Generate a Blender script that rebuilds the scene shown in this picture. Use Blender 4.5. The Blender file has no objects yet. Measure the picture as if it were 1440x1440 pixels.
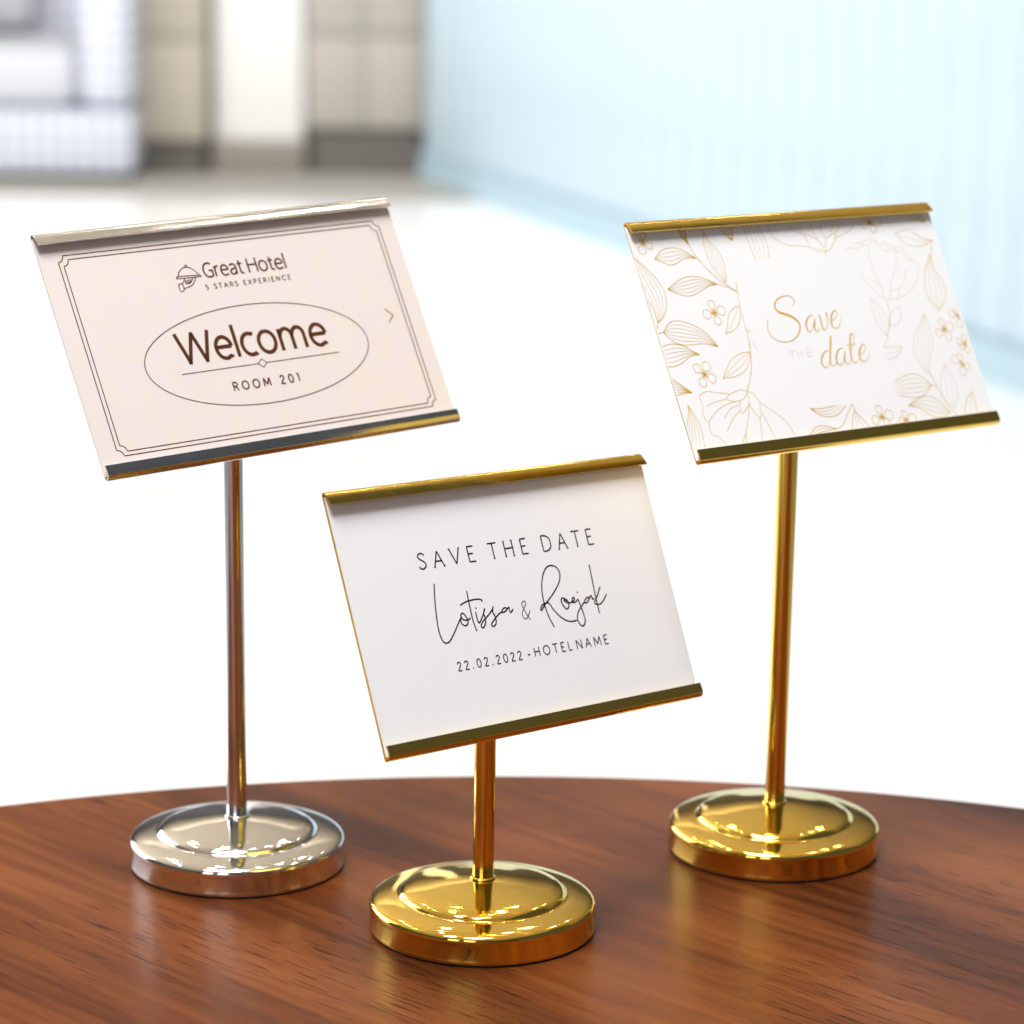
import bpy, bmesh, math, random
from mathutils import Matrix, Vector
random.seed(7)
sc = bpy.context.scene
C = sc.collection

# ------------------------------------------------------------------ camera
FPX = 4293.55                      # focal length in pixels of a 1440 px wide frame
FLOOR = -0.5                       # table top is z = 0
PITCH, ROLL = 0.22873, 0.01419
cam = bpy.data.cameras.new('camera'); cam_o = bpy.data.objects.new('camera', cam); C.objects.link(cam_o)
cam.sensor_width = 36.0; cam.lens = FPX / 1440.0 * 36.0
fw = Vector((0, math.cos(PITCH), -math.sin(PITCH))); rt = Vector((1, 0, 0)); up = rt.cross(fw)
rt2 = rt * math.cos(ROLL) + up * math.sin(ROLL); up2 = up * math.cos(ROLL) - rt * math.sin(ROLL)
m3 = Matrix((rt2, up2, -fw)).transposed()
cam_o.matrix_world = Matrix.Translation((0, 0, 0.38824)) @ m3.to_4x4()
cam.clip_start = 0.05; cam.clip_end = 200
cam.dof.use_dof = True; cam.dof.focus_distance = 1.035; cam.dof.aperture_fstop = 11.0
sc.camera = cam_o

# ------------------------------------------------------------------ light
w = bpy.data.worlds.new('World'); sc.world = w; w.use_nodes = True
bg = w.node_tree.nodes['Background']; bg.inputs['Color'].default_value = (0.86, 0.93, 1.0, 1); bg.inputs['Strength'].default_value = 0.11
def area_lamp(name, loc, aim, sx, sy, power, col=(1, 1, 1), shape='RECTANGLE', spread=180):
    l = bpy.data.lights.new(name, 'AREA'); l.shape = shape; l.size = sx; l.size_y = sy; l.energy = power; l.color = col
    l.spread = math.radians(spread)
    o = bpy.data.objects.new(name, l); C.objects.link(o); o.location = loc
    o.rotation_euler = (Vector(aim) - Vector(loc)).to_track_quat('-Z', 'Y').to_euler()
    return o
area_lamp('lobby_fill_light', (-3.0, 4.0, 1.0), (0.3, 4.2, -0.1), 4.2, 2.2, 165, (0.97, 0.985, 1.0))  # added fill from the left to brighten floor and blue wall
area_lamp('cabinet_fill_light', (-0.7, 5.6, 2.1), (-0.55, 8.0, 0.1), 1.8, 0.8, 85, (1.0, 0.98, 0.95))  # added fill aimed at the back cabinets and column
area_lamp('ceiling_panel_light', (-0.30, 0.66, 2.12), (0.0, 1.1, 0.15), 0.9, 0.9, 91, (0.975, 0.985, 1.0))
area_lamp('window_light', (-0.75, -2.6, 0.85), (0, 1.1, 0.0), 0.7, 1.5, 11, (0.97, 0.98, 1.0))
area_lamp('window_light', (-1.75, -2.3, 0.85), (0, 1.1, 0.0), 0.7, 1.5, 11, (0.97, 0.98, 1.0))
for iy, y in enumerate((1.9, 2.6, 3.3)):
    for ix, x in enumerate((-1.2, -0.55, 0.1, 0.75)):
        area_lamp('downlight', (x + 0.12 * iy, y + 0.08 * ix, 2.18), (x + 0.12 * iy, y + 0.08 * ix, 0), 0.055, 0.055, 1.4, (1.0, 0.93, 0.82), 'DISK')
sc.view_settings.view_transform = 'Standard'; sc.view_settings.look = 'None'
sc.view_settings.exposure = 0.0; sc.view_settings.gamma = 1.0

# ------------------------------------------------------------------ materials
def mat(name, col, rough=0.5, metal=0.0, coat=0.0, spec=0.5):
    m = bpy.data.materials.new(name); m.use_nodes = True
    b = m.node_tree.nodes['Principled BSDF']
    b.inputs['Base Color'].default_value = (*col, 1); b.inputs['Roughness'].default_value = rough
    b.inputs['Metallic'].default_value = metal; b.inputs['Coat Weight'].default_value = coat
    b.inputs['Specular IOR Level'].default_value = spec
    return m
def nodes(m):
    nt = m.node_tree; return nt, nt.nodes, nt.links, nt.nodes['Principled BSDF']
def N(nt, kind, **kw):
    n = nt.nodes.new(kind)
    for k, v in kw.items():
        if k in n.inputs: n.inputs[k].default_value = v
        else: setattr(n, k, v)
    return n
def ramp(nt, stops):
    r = nt.nodes.new('ShaderNodeValToRGB'); e = r.color_ramp.elements
    while len(e) < len(stops): e.new(0.5)
    for el, (p, c) in zip(e, stops): el.position = p; el.color = (*c, 1)
    return r
def worn_metal(name, col, rough, scratch=(1, 1, 1), amount=0.04, tint=None):
    """polished plating: faint roughness cloud, fine relief, a few hairline marks"""
    m = mat(name, col, rough, 1.0); nt, ns, lk, b = nodes(m)
    tc = N(nt, 'ShaderNodeTexCoord'); mp = N(nt, 'ShaderNodeMapping'); mp.inputs['Scale'].default_value = scratch
    lk.new(tc.outputs['Object'], mp.inputs['Vector'])
    n1 = N(nt, 'ShaderNodeTexNoise', Scale=900.0, Detail=3.0); lk.new(mp.outputs[0], n1.inputs['Vector'])
    n2 = N(nt, 'ShaderNodeTexNoise', Scale=60.0, Detail=4.0); lk.new(tc.outputs['Object'], n2.inputs['Vector'])
    r = N(nt, 'ShaderNodeMapRange'); r.inputs['From Min'].default_value = 0.35; r.inputs['From Max'].default_value = 0.75
    r.inputs['To Min'].default_value = rough; r.inputs['To Max'].default_value = rough + 0.09
    lk.new(n2.outputs[0], r.inputs['Value']); lk.new(r.outputs[0], b.inputs['Roughness'])
    bp = N(nt, 'ShaderNodeBump', Strength=amount, Distance=0.0002); lk.new(n1.outputs[0], bp.inputs['Height']); lk.new(bp.outputs[0], b.inputs['Normal'])
    return m
GOLD = (0.84, 0.575, 0.115); SILVER = (0.70, 0.685, 0.68)
M = {}
M['gold'] = worn_metal('polished_gold', GOLD, 0.035)
M['gold_pole'] = worn_metal('gold_tube', GOLD, 0.10, (1, 1, 0.04), 0.06)
M['gold_sheet'] = worn_metal('gold_sheet', GOLD, 0.10, (0.03, 1, 1), 0.03)
M['silver'] = worn_metal('polished_chrome', SILVER, 0.035)
M['silver_pole'] = worn_metal('chrome_tube', (0.63, 0.65, 0.69), 0.10, (1, 1, 0.04), 0.06)
M['silver_sheet'] = worn_metal('chrome_sheet', (0.66, 0.65, 0.66), 0.12, (0.03, 1, 1), 0.05)
M['felt'] = mat('black_felt', (0.012, 0.011, 0.011), 0.95)
M['brown_ink'] = mat('brown_ink', (0.085, 0.030, 0.010), 0.5, spec=0.12)
M['black_ink'] = mat('black_ink', (0.012, 0.011, 0.012), 0.45, spec=0.12)
M['gold_ink'] = mat('gold_ink', (0.60, 0.36, 0.022), 0.6, spec=0.12)
M['half_glare_ink'] = mat('half_glare_gold_ink', (0.66, 0.48, 0.15), 0.6, spec=0.12)  # same gold print, partly paled: foil glare put into the colour
M['glare_ink'] = mat('glare_gold_ink', (0.68, 0.62, 0.48), 0.45, spec=0.12)  # same gold print at its palest, foil glare painted in
M['ghost_ink'] = mat('faint_grey_ink', (0.66, 0.66, 0.67), 0.5, spec=0.12)
def paper(name, col, blotch=None):
    m = mat(name, col, 0.42, coat=0.12); nt, ns, lk, b = nodes(m)
    b.inputs['Coat Roughness'].default_value = 0.06
    tc = N(nt, 'ShaderNodeTexCoord')
    n1 = N(nt, 'ShaderNodeTexNoise', Scale=1400.0, Detail=3.0); lk.new(tc.outputs['Object'], n1.inputs['Vector'])
    bp = N(nt, 'ShaderNodeBump', Strength=0.05, Distance=0.0001); lk.new(n1.outputs[0], bp.inputs['Height']); lk.new(bp.outputs[0], b.inputs['Normal'])
    if blotch:   # ghost of a damask repeat printed on the card
        v = N(nt, 'ShaderNodeTexVoronoi', Scale=62.0); v.inputs['Randomness'].default_value = 0.25
        mp = N(nt, 'ShaderNodeMapping'); mp.inputs['Rotation'].default_value = (0, 0, math.radians(45)); lk.new(tc.outputs['Object'], mp.inputs['Vector'])
        n2 = N(nt, 'ShaderNodeTexNoise', Scale=160.0, Detail=2.0); lk.new(mp.outputs[0], n2.inputs['Vector'])
        ad = N(nt, 'ShaderNodeMixRGB'); ad.inputs[0].default_value = 0.012; lk.new(mp.outputs[0], ad.inputs[1]); lk.new(n2.outputs['Color'], ad.inputs[2])
        lk.new(ad.outputs[0], v.inputs['Vector'])
        r = ramp(nt, [(0.38, blotch), (0.52, col)]); lk.new(v.outputs['Distance'], r.inputs[0]); lk.new(r.outputs[0], b.inputs['Base Color'])
    return m
M['paper_pink'] = paper('blush_card', (0.685, 0.610, 0.605), (0.69, 0.618, 0.572))
M['paper_white'] = paper('white_card', (0.885, 0.88, 0.90))
M['paper_floral'] = paper('bright_white_card', (0.84, 0.835, 0.85))

def wood_material():
    m = mat('walnut_veneer', (0.12, 0.04, 0.015), 0.30, coat=0.015, spec=0.08); nt, ns, lk, b = nodes(m)
    b.inputs['Coat Roughness'].default_value = 0.16; b.inputs['Coat IOR'].default_value = 1.45
    tc = N(nt, 'ShaderNodeTexCoord'); mp = N(nt, 'ShaderNodeMapping'); mp.inputs['Rotation'].default_value = (0, 0, math.radians(44))
    lk.new(tc.outputs['Object'], mp.inputs['Vector'])
    def stretched(sx, sy):
        q = N(nt, 'ShaderNodeMapping'); q.inputs['Scale'].default_value = (sx, sy, 1); lk.new(mp.outputs[0], q.inputs['Vector']); return q
    broad = N(nt, 'ShaderNodeTexNoise', Scale=1.0, Detail=3.0, Roughness=0.55); lk.new(stretched(2.2, 16).outputs[0], broad.inputs['Vector'])
    fine = N(nt, 'ShaderNodeTexNoise', Scale=1.0, Detail=4.0, Roughness=0.65); lk.new(stretched(9, 190).outputs[0], fine.inputs['Vector'])
    pore = N(nt, 'ShaderNodeTexNoise', Scale=1.0, Detail=1.0, Roughness=0.4); lk.new(stretched(55, 900).outputs[0], pore.inputs['Vector'])
    mix = N(nt, 'ShaderNodeMath', operation='MULTIPLY_ADD'); lk.new(fine.outputs[0], mix.inputs[0]); mix.inputs[1].default_value = 0.45
    lk.new(broad.outputs[0], mix.inputs[2])
    r = ramp(nt, [(0.40, (0.021, 0.0050, 0.0016)), (0.56, (0.057, 0.0140, 0.0037)), (0.72, (0.122, 0.0325, 0.0076)), (0.92, (0.198, 0.062, 0.0162))])
    lk.new(mix.outputs[0], r.inputs[0])
    pr = ramp(nt, [(0.60, (0, 0, 0)), (0.68, (1, 1, 1))]); lk.new(pore.outputs[0], pr.inputs[0])
    sparse = N(nt, 'ShaderNodeTexNoise', Scale=9.0, Detail=2.0); lk.new(mp.outputs[0], sparse.inputs['Vector'])
    sr = ramp(nt, [(0.42, (0, 0, 0)), (0.62, (1, 1, 1))]); lk.new(sparse.outputs[0], sr.inputs[0])
    pm = N(nt, 'ShaderNodeMath', operation='MULTIPLY'); lk.new(pr.outputs[0], pm.inputs[0]); lk.new(sr.outputs[0], pm.inputs[1])
    dk = N(nt, 'ShaderNodeMixRGB', blend_type='MULTIPLY'); dk.inputs[2].default_value = (0.30, 0.24, 0.20, 1)
    lk.new(pm.outputs[0], dk.inputs[0]); lk.new(r.outputs[0], dk.inputs[1]); lk.new(dk.outputs[0], b.inputs['Base Color'])
    rr = N(nt, 'ShaderNodeMapRange'); rr.inputs['To Min'].default_value = 0.30; rr.inputs['To Max'].default_value = 0.50
    lk.new(fine.outputs[0], rr.inputs['Value']); lk.new(rr.outputs[0], b.inputs['Roughness'])
    bp = N(nt, 'ShaderNodeBump', Strength=0.25, Distance=0.0003); bp.invert = True; lk.new(pm.outputs[0], bp.inputs['Height'])
    bp2 = N(nt, 'ShaderNodeBump', Strength=0.06, Distance=0.0004); lk.new(fine.outputs[0], bp2.inputs['Height']); lk.new(bp.outputs[0], bp2.inputs['Normal'])
    lk.new(bp2.outputs[0], b.inputs['Normal']); lk.new(bp2.outputs[0], b.inputs['Coat Normal'])
    return m
M['wood'] = wood_material()
def checked_fabric():
    m = mat('checked_fabric', (0.7, 0.7, 0.78), 0.9); nt, ns, lk, b = nodes(m)
    tc = N(nt, 'ShaderNodeTexCoord')
    wv = []
    for ax in ('X', 'Z'):          # woven gingham: two sets of bands crossing
        w_ = N(nt, 'ShaderNodeTexWave', Scale=7.6); w_.wave_type = 'BANDS'; w_.bands_direction = ax; lk.new(tc.outputs['Object'], w_.inputs['Vector']); wv.append(w_)
    ad = N(nt, 'ShaderNodeMath', operation='ADD'); lk.new(wv[0].outputs['Fac'], ad.inputs[0]); lk.new(wv[1].outputs['Fac'], ad.inputs[1])
    hf = N(nt, 'ShaderNodeMath', operation='MULTIPLY'); hf.inputs[1].default_value = 0.5; lk.new(ad.outputs[0], hf.inputs[0])
    r = ramp(nt, [(0.2, (0.33, 0.36, 0.47)), (0.75, (0.70, 0.72, 0.77))]); lk.new(hf.outputs[0], r.inputs[0]); lk.new(r.outputs[0], b.inputs['Base Color'])
    return m
M['fabric'] = checked_fabric()
M['cushion'] = mat('white_cushion', (0.50, 0.52, 0.56), 0.9)
M['shaded_cushion'] = mat('shaded_cushion', (0.42, 0.42, 0.46), 0.9)  # grey tone carries the shade lying on the back cushion
M['plinth'] = mat('dark_plinth', (0.055, 0.05, 0.05), 0.5)
M['blue_shade_band'] = mat('blue_shade_band', (0.36, 0.49, 0.56), 0.4)  # deeper blue-grey: shadow and reflection at the wall foot as colour
M['kick'] = mat('brown_grey_kick', (0.115, 0.105, 0.095), 0.5)
M['beige'] = mat('beige_laminate', (0.40, 0.355, 0.295), 0.5)
M['greige'] = mat('greige_laminate', (0.36, 0.335, 0.295), 0.5)
M['stone_base'] = mat('brown_stone_base', (0.24, 0.21, 0.18), 0.4)
M['white_paint'] = mat('white_paint', (0.70, 0.69, 0.67), 0.6)
M['slate_panel'] = mat('slate_panel', (0.05, 0.06, 0.075), 0.5)
M['brown_panel'] = mat('grey_panel', (0.12, 0.12, 0.125), 0.5)
def plaster(name, col, rough, scale=14.0, var=0.05, spec=0.5):
    m = mat(name, col, rough, spec=spec); nt, ns, lk, b = nodes(m)
    tc = N(nt, 'ShaderNodeTexCoord'); n1 = N(nt, 'ShaderNodeTexNoise', Scale=scale, Detail=4.0); lk.new(tc.outputs['Object'], n1.inputs['Vector'])
    r = ramp(nt, [(0.3, tuple(c * (1 - var) for c in col)), (0.7, tuple(min(1, c * (1 + var)) for c in col))])
    lk.new(n1.outputs[0], r.inputs[0]); lk.new(r.outputs[0], b.inputs['Base Color'])
    return m
M['floor'] = plaster('white_stone_floor', (0.84, 0.84, 0.85), 0.22, 3.0, 0.02)
M['dim_floor'] = plaster('grey_brown_dim_floor', (0.33, 0.315, 0.29), 0.9, 40.0, 0.1)  # darker floor tone: weaker light and furniture reflections painted in
M['ceiling'] = plaster('cream_ceiling', (0.62, 0.52, 0.38), 0.8, 2.0, 0.03)
M['blue'] = plaster('pale_blue_panel', (0.455, 0.565, 0.635), 0.45, 6.0, 0.05)

# ------------------------------------------------------------------ helpers
def link(name, verts, faces, m, parent=None, smooth=False, angle=None):
    me = bpy.data.meshes.new(name); me.from_pydata([tuple(v) for v in verts], [], faces)
    me.validate()
    bm = bmesh.new(); bm.from_mesh(me); bmesh.ops.recalc_face_normals(bm, faces=bm.faces); bm.to_mesh(me); bm.free()
    if smooth:
        for p in me.polygons: p.use_smooth = True
        if angle: me.set_sharp_from_angle(angle=math.radians(angle))
    me.materials.append(m)
    o = bpy.data.objects.new(name, me); C.objects.link(o)
    if parent: o.parent = parent
    return o
def tag(o, label, cat, group=None):
    o['label'] = label; o['category'] = cat
    if group: o['group'] = group
    return o
def structure(o): o['kind'] = 'structure'; return o
def empty(name, loc):
    o = bpy.data.objects.new(name, None); C.objects.link(o); o.location = loc; o.empty_display_size = 0.02
    return o
def lathe(name, prof, m, parent=None, seg=128, angle=40, loc=(0, 0, 0)):
    vs, fs, rings = [], [], []
    for r, z in prof:
        if r < 1e-6: rings.append([len(vs)]); vs.append((0, 0, z))
        else:
            rings.append(list(range(len(vs), len(vs) + seg)))
            vs += [(r * math.cos(2 * math.pi * k / seg), r * math.sin(2 * math.pi * k / seg), z) for k in range(seg)]
    for a, b in zip(rings, rings[1:]):
        for k in range(seg):
            k2 = (k + 1) % seg
            if len(a) == 1 and len(b) == 1: continue
            if len(a) == 1: fs.append((a[0], b[k], b[k2]))
            elif len(b) == 1: fs.append((a[k], a[k2], b[0]))
            else: fs.append((a[k], a[k2], b[k2], b[k]))
    o = link(name, vs, fs, m, parent, True, angle); o.location = loc
    return o
def smooth_path(pts, per=6):
    """Catmull-Rom through points of any dimension"""
    if len(pts) < 3: return [tuple(p) for p in pts]
    P = [tuple(2 * a - b for a, b in zip(pts[0], pts[1]))] + list(pts) + [tuple(2 * a - b for a, b in zip(pts[-1], pts[-2]))]
    out = []
    for i in range(1, len(P) - 2):
        p0, p1, p2, p3 = P[i - 1:i + 3]
        for s in range(per):
            t = s / per
            out.append(tuple(0.5 * (2 * b + (c - a) * t + (2 * a - 5 * b + 4 * c - d) * t * t + (3 * b - a - 3 * c + d) * t ** 3) for a, b, c, d in zip(p0, p1, p2, p3)))
    out.append(tuple(pts[-1]))
    return out
def box(name, x0, x1, y0, y1, z0, z1, m, parent=None, bev=0.0, seg=3):
    bm = bmesh.new(); bmesh.ops.create_cube(bm, size=1)
    for v in bm.verts: v.co = Vector(((x0 + x1) / 2 + v.co.x * (x1 - x0), (y0 + y1) / 2 + v.co.y * (y1 - y0), (z0 + z1) / 2 + v.co.z * (z1 - z0)))
    if bev: bmesh.ops.bevel(bm, geom=bm.edges[:], offset=bev, segments=seg, profile=0.5, affect='EDGES')
    me = bpy.data.meshes.new(name); bm.to_mesh(me); bm.free(); me.materials.append(m)
    if bev:
        for p in me.polygons: p.use_smooth = True
        me.set_sharp_from_angle(angle=math.radians(35))
    o = bpy.data.objects.new(name, me); C.objects.link(o)
    if parent: o.parent = parent
    return o
FLORAL = [
    ('blossom', 'gold', (-70.03, 37.71), [(-74.47, 39.67), (-68.32, 41.17), (-66.31, 35.45), (-71.91, 33.26)]),
    ('leaf', 'gold', 3, [(-47.56, 30.03), (-50.87, 32.46), (-54.42, 34.21), (-58.41, 34.8), (-62.94, 33.89), (-66.94, 31.02)], [(-47.56, 30.03), (-51.19, 30.5), (-54.36, 29.95), (-57.81, 28.64), (-60.84, 28.39), (-63.69, 29.7), (-66.94, 31.02)]),
    ('sprig', 'gold', [(-49.09, 35.42), (-48.25, 32.63), (-46.79, 29.81), (-43.19, 24.78), (-39.89, 21.13), (-36.84, 19.04), (-33.2, 16.21)]),
    ('leaf', 'gold', 6, [(-52.3, 41.44), (-51.17, 38.29), (-49.22, 35.43)], [(-48.71, 41.4), (-49.1, 38.17), (-49.22, 35.43)]),
    ('leaf', 'mid', 3, [(-37.14, 19.92), (-39.82, 23.53), (-41.92, 29.15), (-42.06, 34.31), (-41.73, 37.38), (-40.14, 40.39)], [(-37.14, 19.92), (-35.73, 24.63), (-35.35, 28.39), (-36.59, 32.94), (-39.06, 36.54), (-40.14, 40.39)]),
    ('leaf', 'gold', 4, [(-41.31, 19.69), (-44.19, 21.09), (-47.83, 22.7), (-52.18, 23.5), (-57.03, 22.98), (-61.93, 21.12), (-65.21, 19.32)], [(-41.31, 19.69), (-45.73, 19.31), (-50.16, 17.75), (-54.51, 16.36), (-57.85, 16.43), (-61.56, 17.71), (-65.21, 19.32)]),
    ('sprig', 'gold', [(-41.31, 19.69), (-37.1, 18.37), (-33.2, 16.21)]),
    ('leaf', 'gold', 6, [(-32.1, 41.14), (-30.4, 37.75), (-27.94, 35.7)], [(-26.1, 40.97), (-26.78, 37.88), (-27.94, 35.7)]),
    ('leaf', 'gold', 4, [(-74.29, 7.4), (-70.94, 9.48), (-68.04, 13.63), (-67.06, 18.61), (-68.41, 22.74), (-71.65, 27.34), (-74.57, 30.57), (-75.86, 32.84)], [(-74.29, 7.4), (-74.38, 12.42), (-76.15, 17.57), (-77.64, 22.37), (-77.53, 27.06), (-77.15, 30.06), (-75.86, 32.84)]),
    ('sprig', 'gold', [(-74.29, 7.4), (-76.48, 3.57), (-77.57, 1.99)]),
    ('leaf', 'gold', 5, [(-73.09, 3.8), (-69.97, 6.56), (-65.84, 7.58), (-60.87, 6.36), (-55.62, 3.59), (-52.25, 0.29), (-50.16, -3.6)], [(-73.09, 3.8), (-71.2, 1.14), (-67.85, -0.97), (-63.99, -1.79), (-57.7, -1.8), (-53.33, -2.49), (-50.16, -3.6)]),
    ('sprig', 'gold', [(-76.51, 3.5), (-73.09, 3.8)]),
    ('blossom', 'gold', (-47.1, 9.2), [(-47.16, 13.96), (-41.66, 9.98), (-46.34, 4.56), (-52.37, 8.75)]),
    ('sprig', 'mid', [(-32.39, 19.93), (-33.25, 15.53), (-34.14, 9.42), (-34.5, 1.93), (-35.09, -4.84)]),
    ('sprig', 'gold', [(-34.72, -1.08), (-35.68, -5.92), (-37.15, -11.46), (-40.0, -16.86), (-43.02, -20.9)]),
    ('leaf', 'mid', 1, [(-34.39, 10.98), (-38.33, 9.74), (-41.03, 7.21), (-42.74, 3.94), (-44.75, 0.97)], [(-34.39, 10.98), (-35.39, 6.78), (-38.29, 3.25), (-41.5, 1.63), (-44.75, 0.97)]),
    ('sprig', 'mid', [(-34.8, 1.77), (-32.53, 0.83)]),
    ('sprig', 'pale', [(-33.79, -1.16), (-33.09, -4.25), (-31.95, -6.23)]),
    ('leaf', 'gold', 4, [(-77.72, -2.62), (-74.67, -1.21), (-70.83, -0.78), (-66.55, -1.69), (-62.74, -3.87), (-59.67, -5.8)], [(-77.76, -8.15), (-73.99, -9.1), (-69.54, -8.3), (-65.06, -6.28), (-62.04, -5.67), (-59.67, -5.8)]),
    ('leaf', 'gold', 5, [(-77.68, -12.76), (-75.29, -13.71), (-73.17, -15.38), (-70.73, -17.44), (-68.45, -19.31)], [(-77.66, -19.93), (-74.73, -19.47), (-71.83, -19.11), (-68.45, -19.31)]),
    ('blossom', 'gold', (-60.51, -13.17), [(-57.18, -8.81), (-55.85, -15.63), (-63.1, -17.47), (-63.92, -9.34)]),
    ('leaf', 'mid', 2, [(-35.97, -6.66), (-40.81, -6.82), (-45.88, -8.83), (-48.85, -11.58), (-52.46, -15.37)], [(-35.97, -6.66), (-37.87, -10.27), (-41.01, -13.39), (-45.93, -15.02), (-52.46, -15.37)]),
    ('flower', 'mid', [[(-43.02, -20.9), (-46.09, -20.24), (-49.64, -20.85), (-52.12, -21.74), (-53.74, -22.89)], [(-43.23, -21.44), (-45.46, -23.48), (-48.11, -24.17), (-50.94, -24.16), (-54.27, -23.03)], [(-47.95, -24.37), (-48.85, -27.26), (-48.8, -28.94), (-45.74, -27.19), (-43.74, -25.14), (-43.16, -21.26)], [(-43.02, -20.9), (-40.3, -22.46), (-38.91, -25.59), (-39.59, -28.15), (-40.74, -31.4), (-43.04, -28.19), (-43.88, -25.5)], [(-51.68, -21.22), (-56.53, -20.41), (-61.32, -19.48), (-64.33, -20.06), (-66.07, -21.56), (-65.33, -23.85), (-66.43, -26.69), (-66.27, -29.29), (-64.96, -30.71), (-65.63, -33.03), (-64.89, -35.32), (-61.94, -36.72), (-60.24, -39.54)], [(-64.96, -30.71), (-62.5, -28.55), (-57.19, -25.73), (-50.53, -24.31)], [(-57.37, -29.79), (-53.4, -26.83), (-48.9, -25.58)], [(-57.83, -34.55), (-54.03, -30.85), (-48.92, -27.44)], [(-43.74, -25.14), (-45.82, -29.79), (-49.64, -36.48), (-50.9, -39.69)], [(-49.8, -36.28), (-52.49, -39.53)], [(-63.81, -24.73), (-59.66, -23.64), (-54.27, -23.03)]]),
    ('flower', 'mid', [[(-38.64, -25.8), (-35.18, -28.4), (-31.19, -31.67), (-28.65, -34.61), (-27.08, -39.31)], [(-39.29, -29.45), (-37.98, -34.1), (-36.48, -39.6)], [(-40.94, -30.94), (-41.75, -34.96), (-42.96, -39.35)]]),
    ('leaf', 'mid', 4, [(-72.09, -23.39), (-73.3, -27.14), (-76.08, -32.0), (-77.82, -34.75), (-79.74, -38.56)], [(-72.09, -23.39), (-70.23, -28.17), (-69.42, -32.66), (-70.17, -39.37)]),
    ('leaf', 'mid', 3, [(-20.41, 41.61), (-20.42, 35.42), (-20.15, 31.15), (-19.52, 27.83)], [(-13.24, 41.21), (-11.99, 35.69), (-11.82, 31.8), (-12.93, 27.8)]),
    ('flower', 'mid', [[(-8.43, 40.94), (-8.35, 37.42), (-6.04, 34.56), (-1.88, 32.55), (3.31, 31.85), (8.95, 30.91), (12.34, 29.33), (16.21, 28.89), (19.15, 29.89), (21.84, 32.1), (23.55, 33.78), (29.11, 35.43), (33.51, 37.37), (35.4, 40.06)], [(0.93, 40.8), (3.68, 37.7), (7.46, 35.91), (8.57, 33.69), (9.26, 31.68)], [(7.77, 36.68), (11.57, 34.88), (13.98, 33.36), (15.69, 30.11), (16.21, 28.89)], [(6.8, 40.47), (7.36, 36.9)], [(12.86, 40.52), (13.11, 36.17), (14.06, 33.55)], [(16.86, 37.93), (17.74, 35.11), (18.1, 33.51), (16.18, 30.08)], [(18.25, 33.89), (21.29, 35.1), (24.18, 35.92), (22.57, 33.24)], [(18.96, 40.58), (17.2, 37.51)], [(25.1, 40.63), (21.69, 36.06)], [(29.1, 40.41), (24.68, 35.89)], [(16.21, 28.89), (15.42, 26.98)]]),
    ('blossom', 'gold', (43.02, 39.03), [(38.13, 37.9), (44.36, 34.75), (48.73, 38.91), (42.4, 41.27)]),
    ('leaf', 'mid', 1, [(73.01, 30.03), (68.47, 30.71), (65.49, 32.5), (62.17, 34.72), (58.37, 34.54), (54.34, 33.76)], [(73.01, 30.03), (68.58, 28.47), (64.04, 27.86), (59.13, 28.84), (56.44, 31.22), (54.34, 33.76)]),
    ('sprig', 'mid', [(73.01, 30.03), (70.09, 25.14)]),
    ('leaf', 'mid', 3, [(69.66, 24.76), (65.54, 20.17), (62.32, 15.15), (60.84, 9.23), (61.75, 5.16), (64.63, 1.94)], [(69.66, 24.76), (68.85, 19.15), (71.18, 13.34), (70.97, 8.52), (68.49, 4.67), (64.63, 1.94)]),
    ('leaf', 'gold', 3, [(64.1, 40.49), (66.55, 38.73), (71.8, 37.22)], [(68.97, 40.63), (71.6, 39.26), (71.8, 37.22)]),
    ('flower', 'pale', [[(25.71, 28.1), (28.02, 29.35), (31.96, 28.91), (35.54, 30.08), (38.58, 29.89)], [(31.84, 31.1), (36.03, 31.24), (41.75, 32.5), (43.98, 30.36)], [(38.58, 29.89), (41.26, 31.33), (43.82, 29.97), (45.81, 27.25), (50.15, 27.59), (51.79, 26.48)], [(44.84, 29.91), (48.07, 30.12), (50.48, 28.37), (55.45, 27.66), (57.2, 25.54), (58.18, 22.86)], [(51.79, 26.48), (54.79, 26.09), (56.54, 22.77), (59.64, 22.57), (61.06, 19.66), (59.12, 15.77), (55.14, 12.04), (49.72, 9.23), (44.99, 7.97), (41.24, 7.77), (37.9, 8.49)], [(37.9, 8.49), (34.84, 11.08), (32.27, 14.82), (29.87, 18.94)], [(38.58, 29.89), (37.3, 25.59), (37.21, 20.43), (38.12, 16.4), (38.76, 12.98)], [(51.7, 26.29), (50.14, 21.98), (47.21, 18.17), (44.05, 14.4), (41.1, 8.65)], [(37.81, 8.89), (38.93, 12.77), (34.43, 16.25)], [(42.24, 11.35), (47.48, 11.38), (45.15, 8.36)], [(54.53, 19.29), (51.01, 14.72), (47.48, 11.38)]]),
    ('sprig', 'mid', [(39.09, 7.61), (38.41, 2.91), (36.31, -2.06), (33.13, -6.53)]),
    ('leaf', 'pale', 1, [(31.12, 8.98), (33.92, 6.4), (35.82, 2.32), (36.54, -0.89), (33.38, -6.55)], [(31.12, 8.98), (30.13, 3.53), (30.89, -2.03), (33.38, -6.55)]),
    ('leaf', 'pale', 0, [(36.56, -2.08), (38.84, 2.09), (41.17, 3.89), (45.12, 4.59)], [(36.56, -2.08), (40.09, -2.35), (43.57, 0.94), (45.12, 4.59)]),
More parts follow.
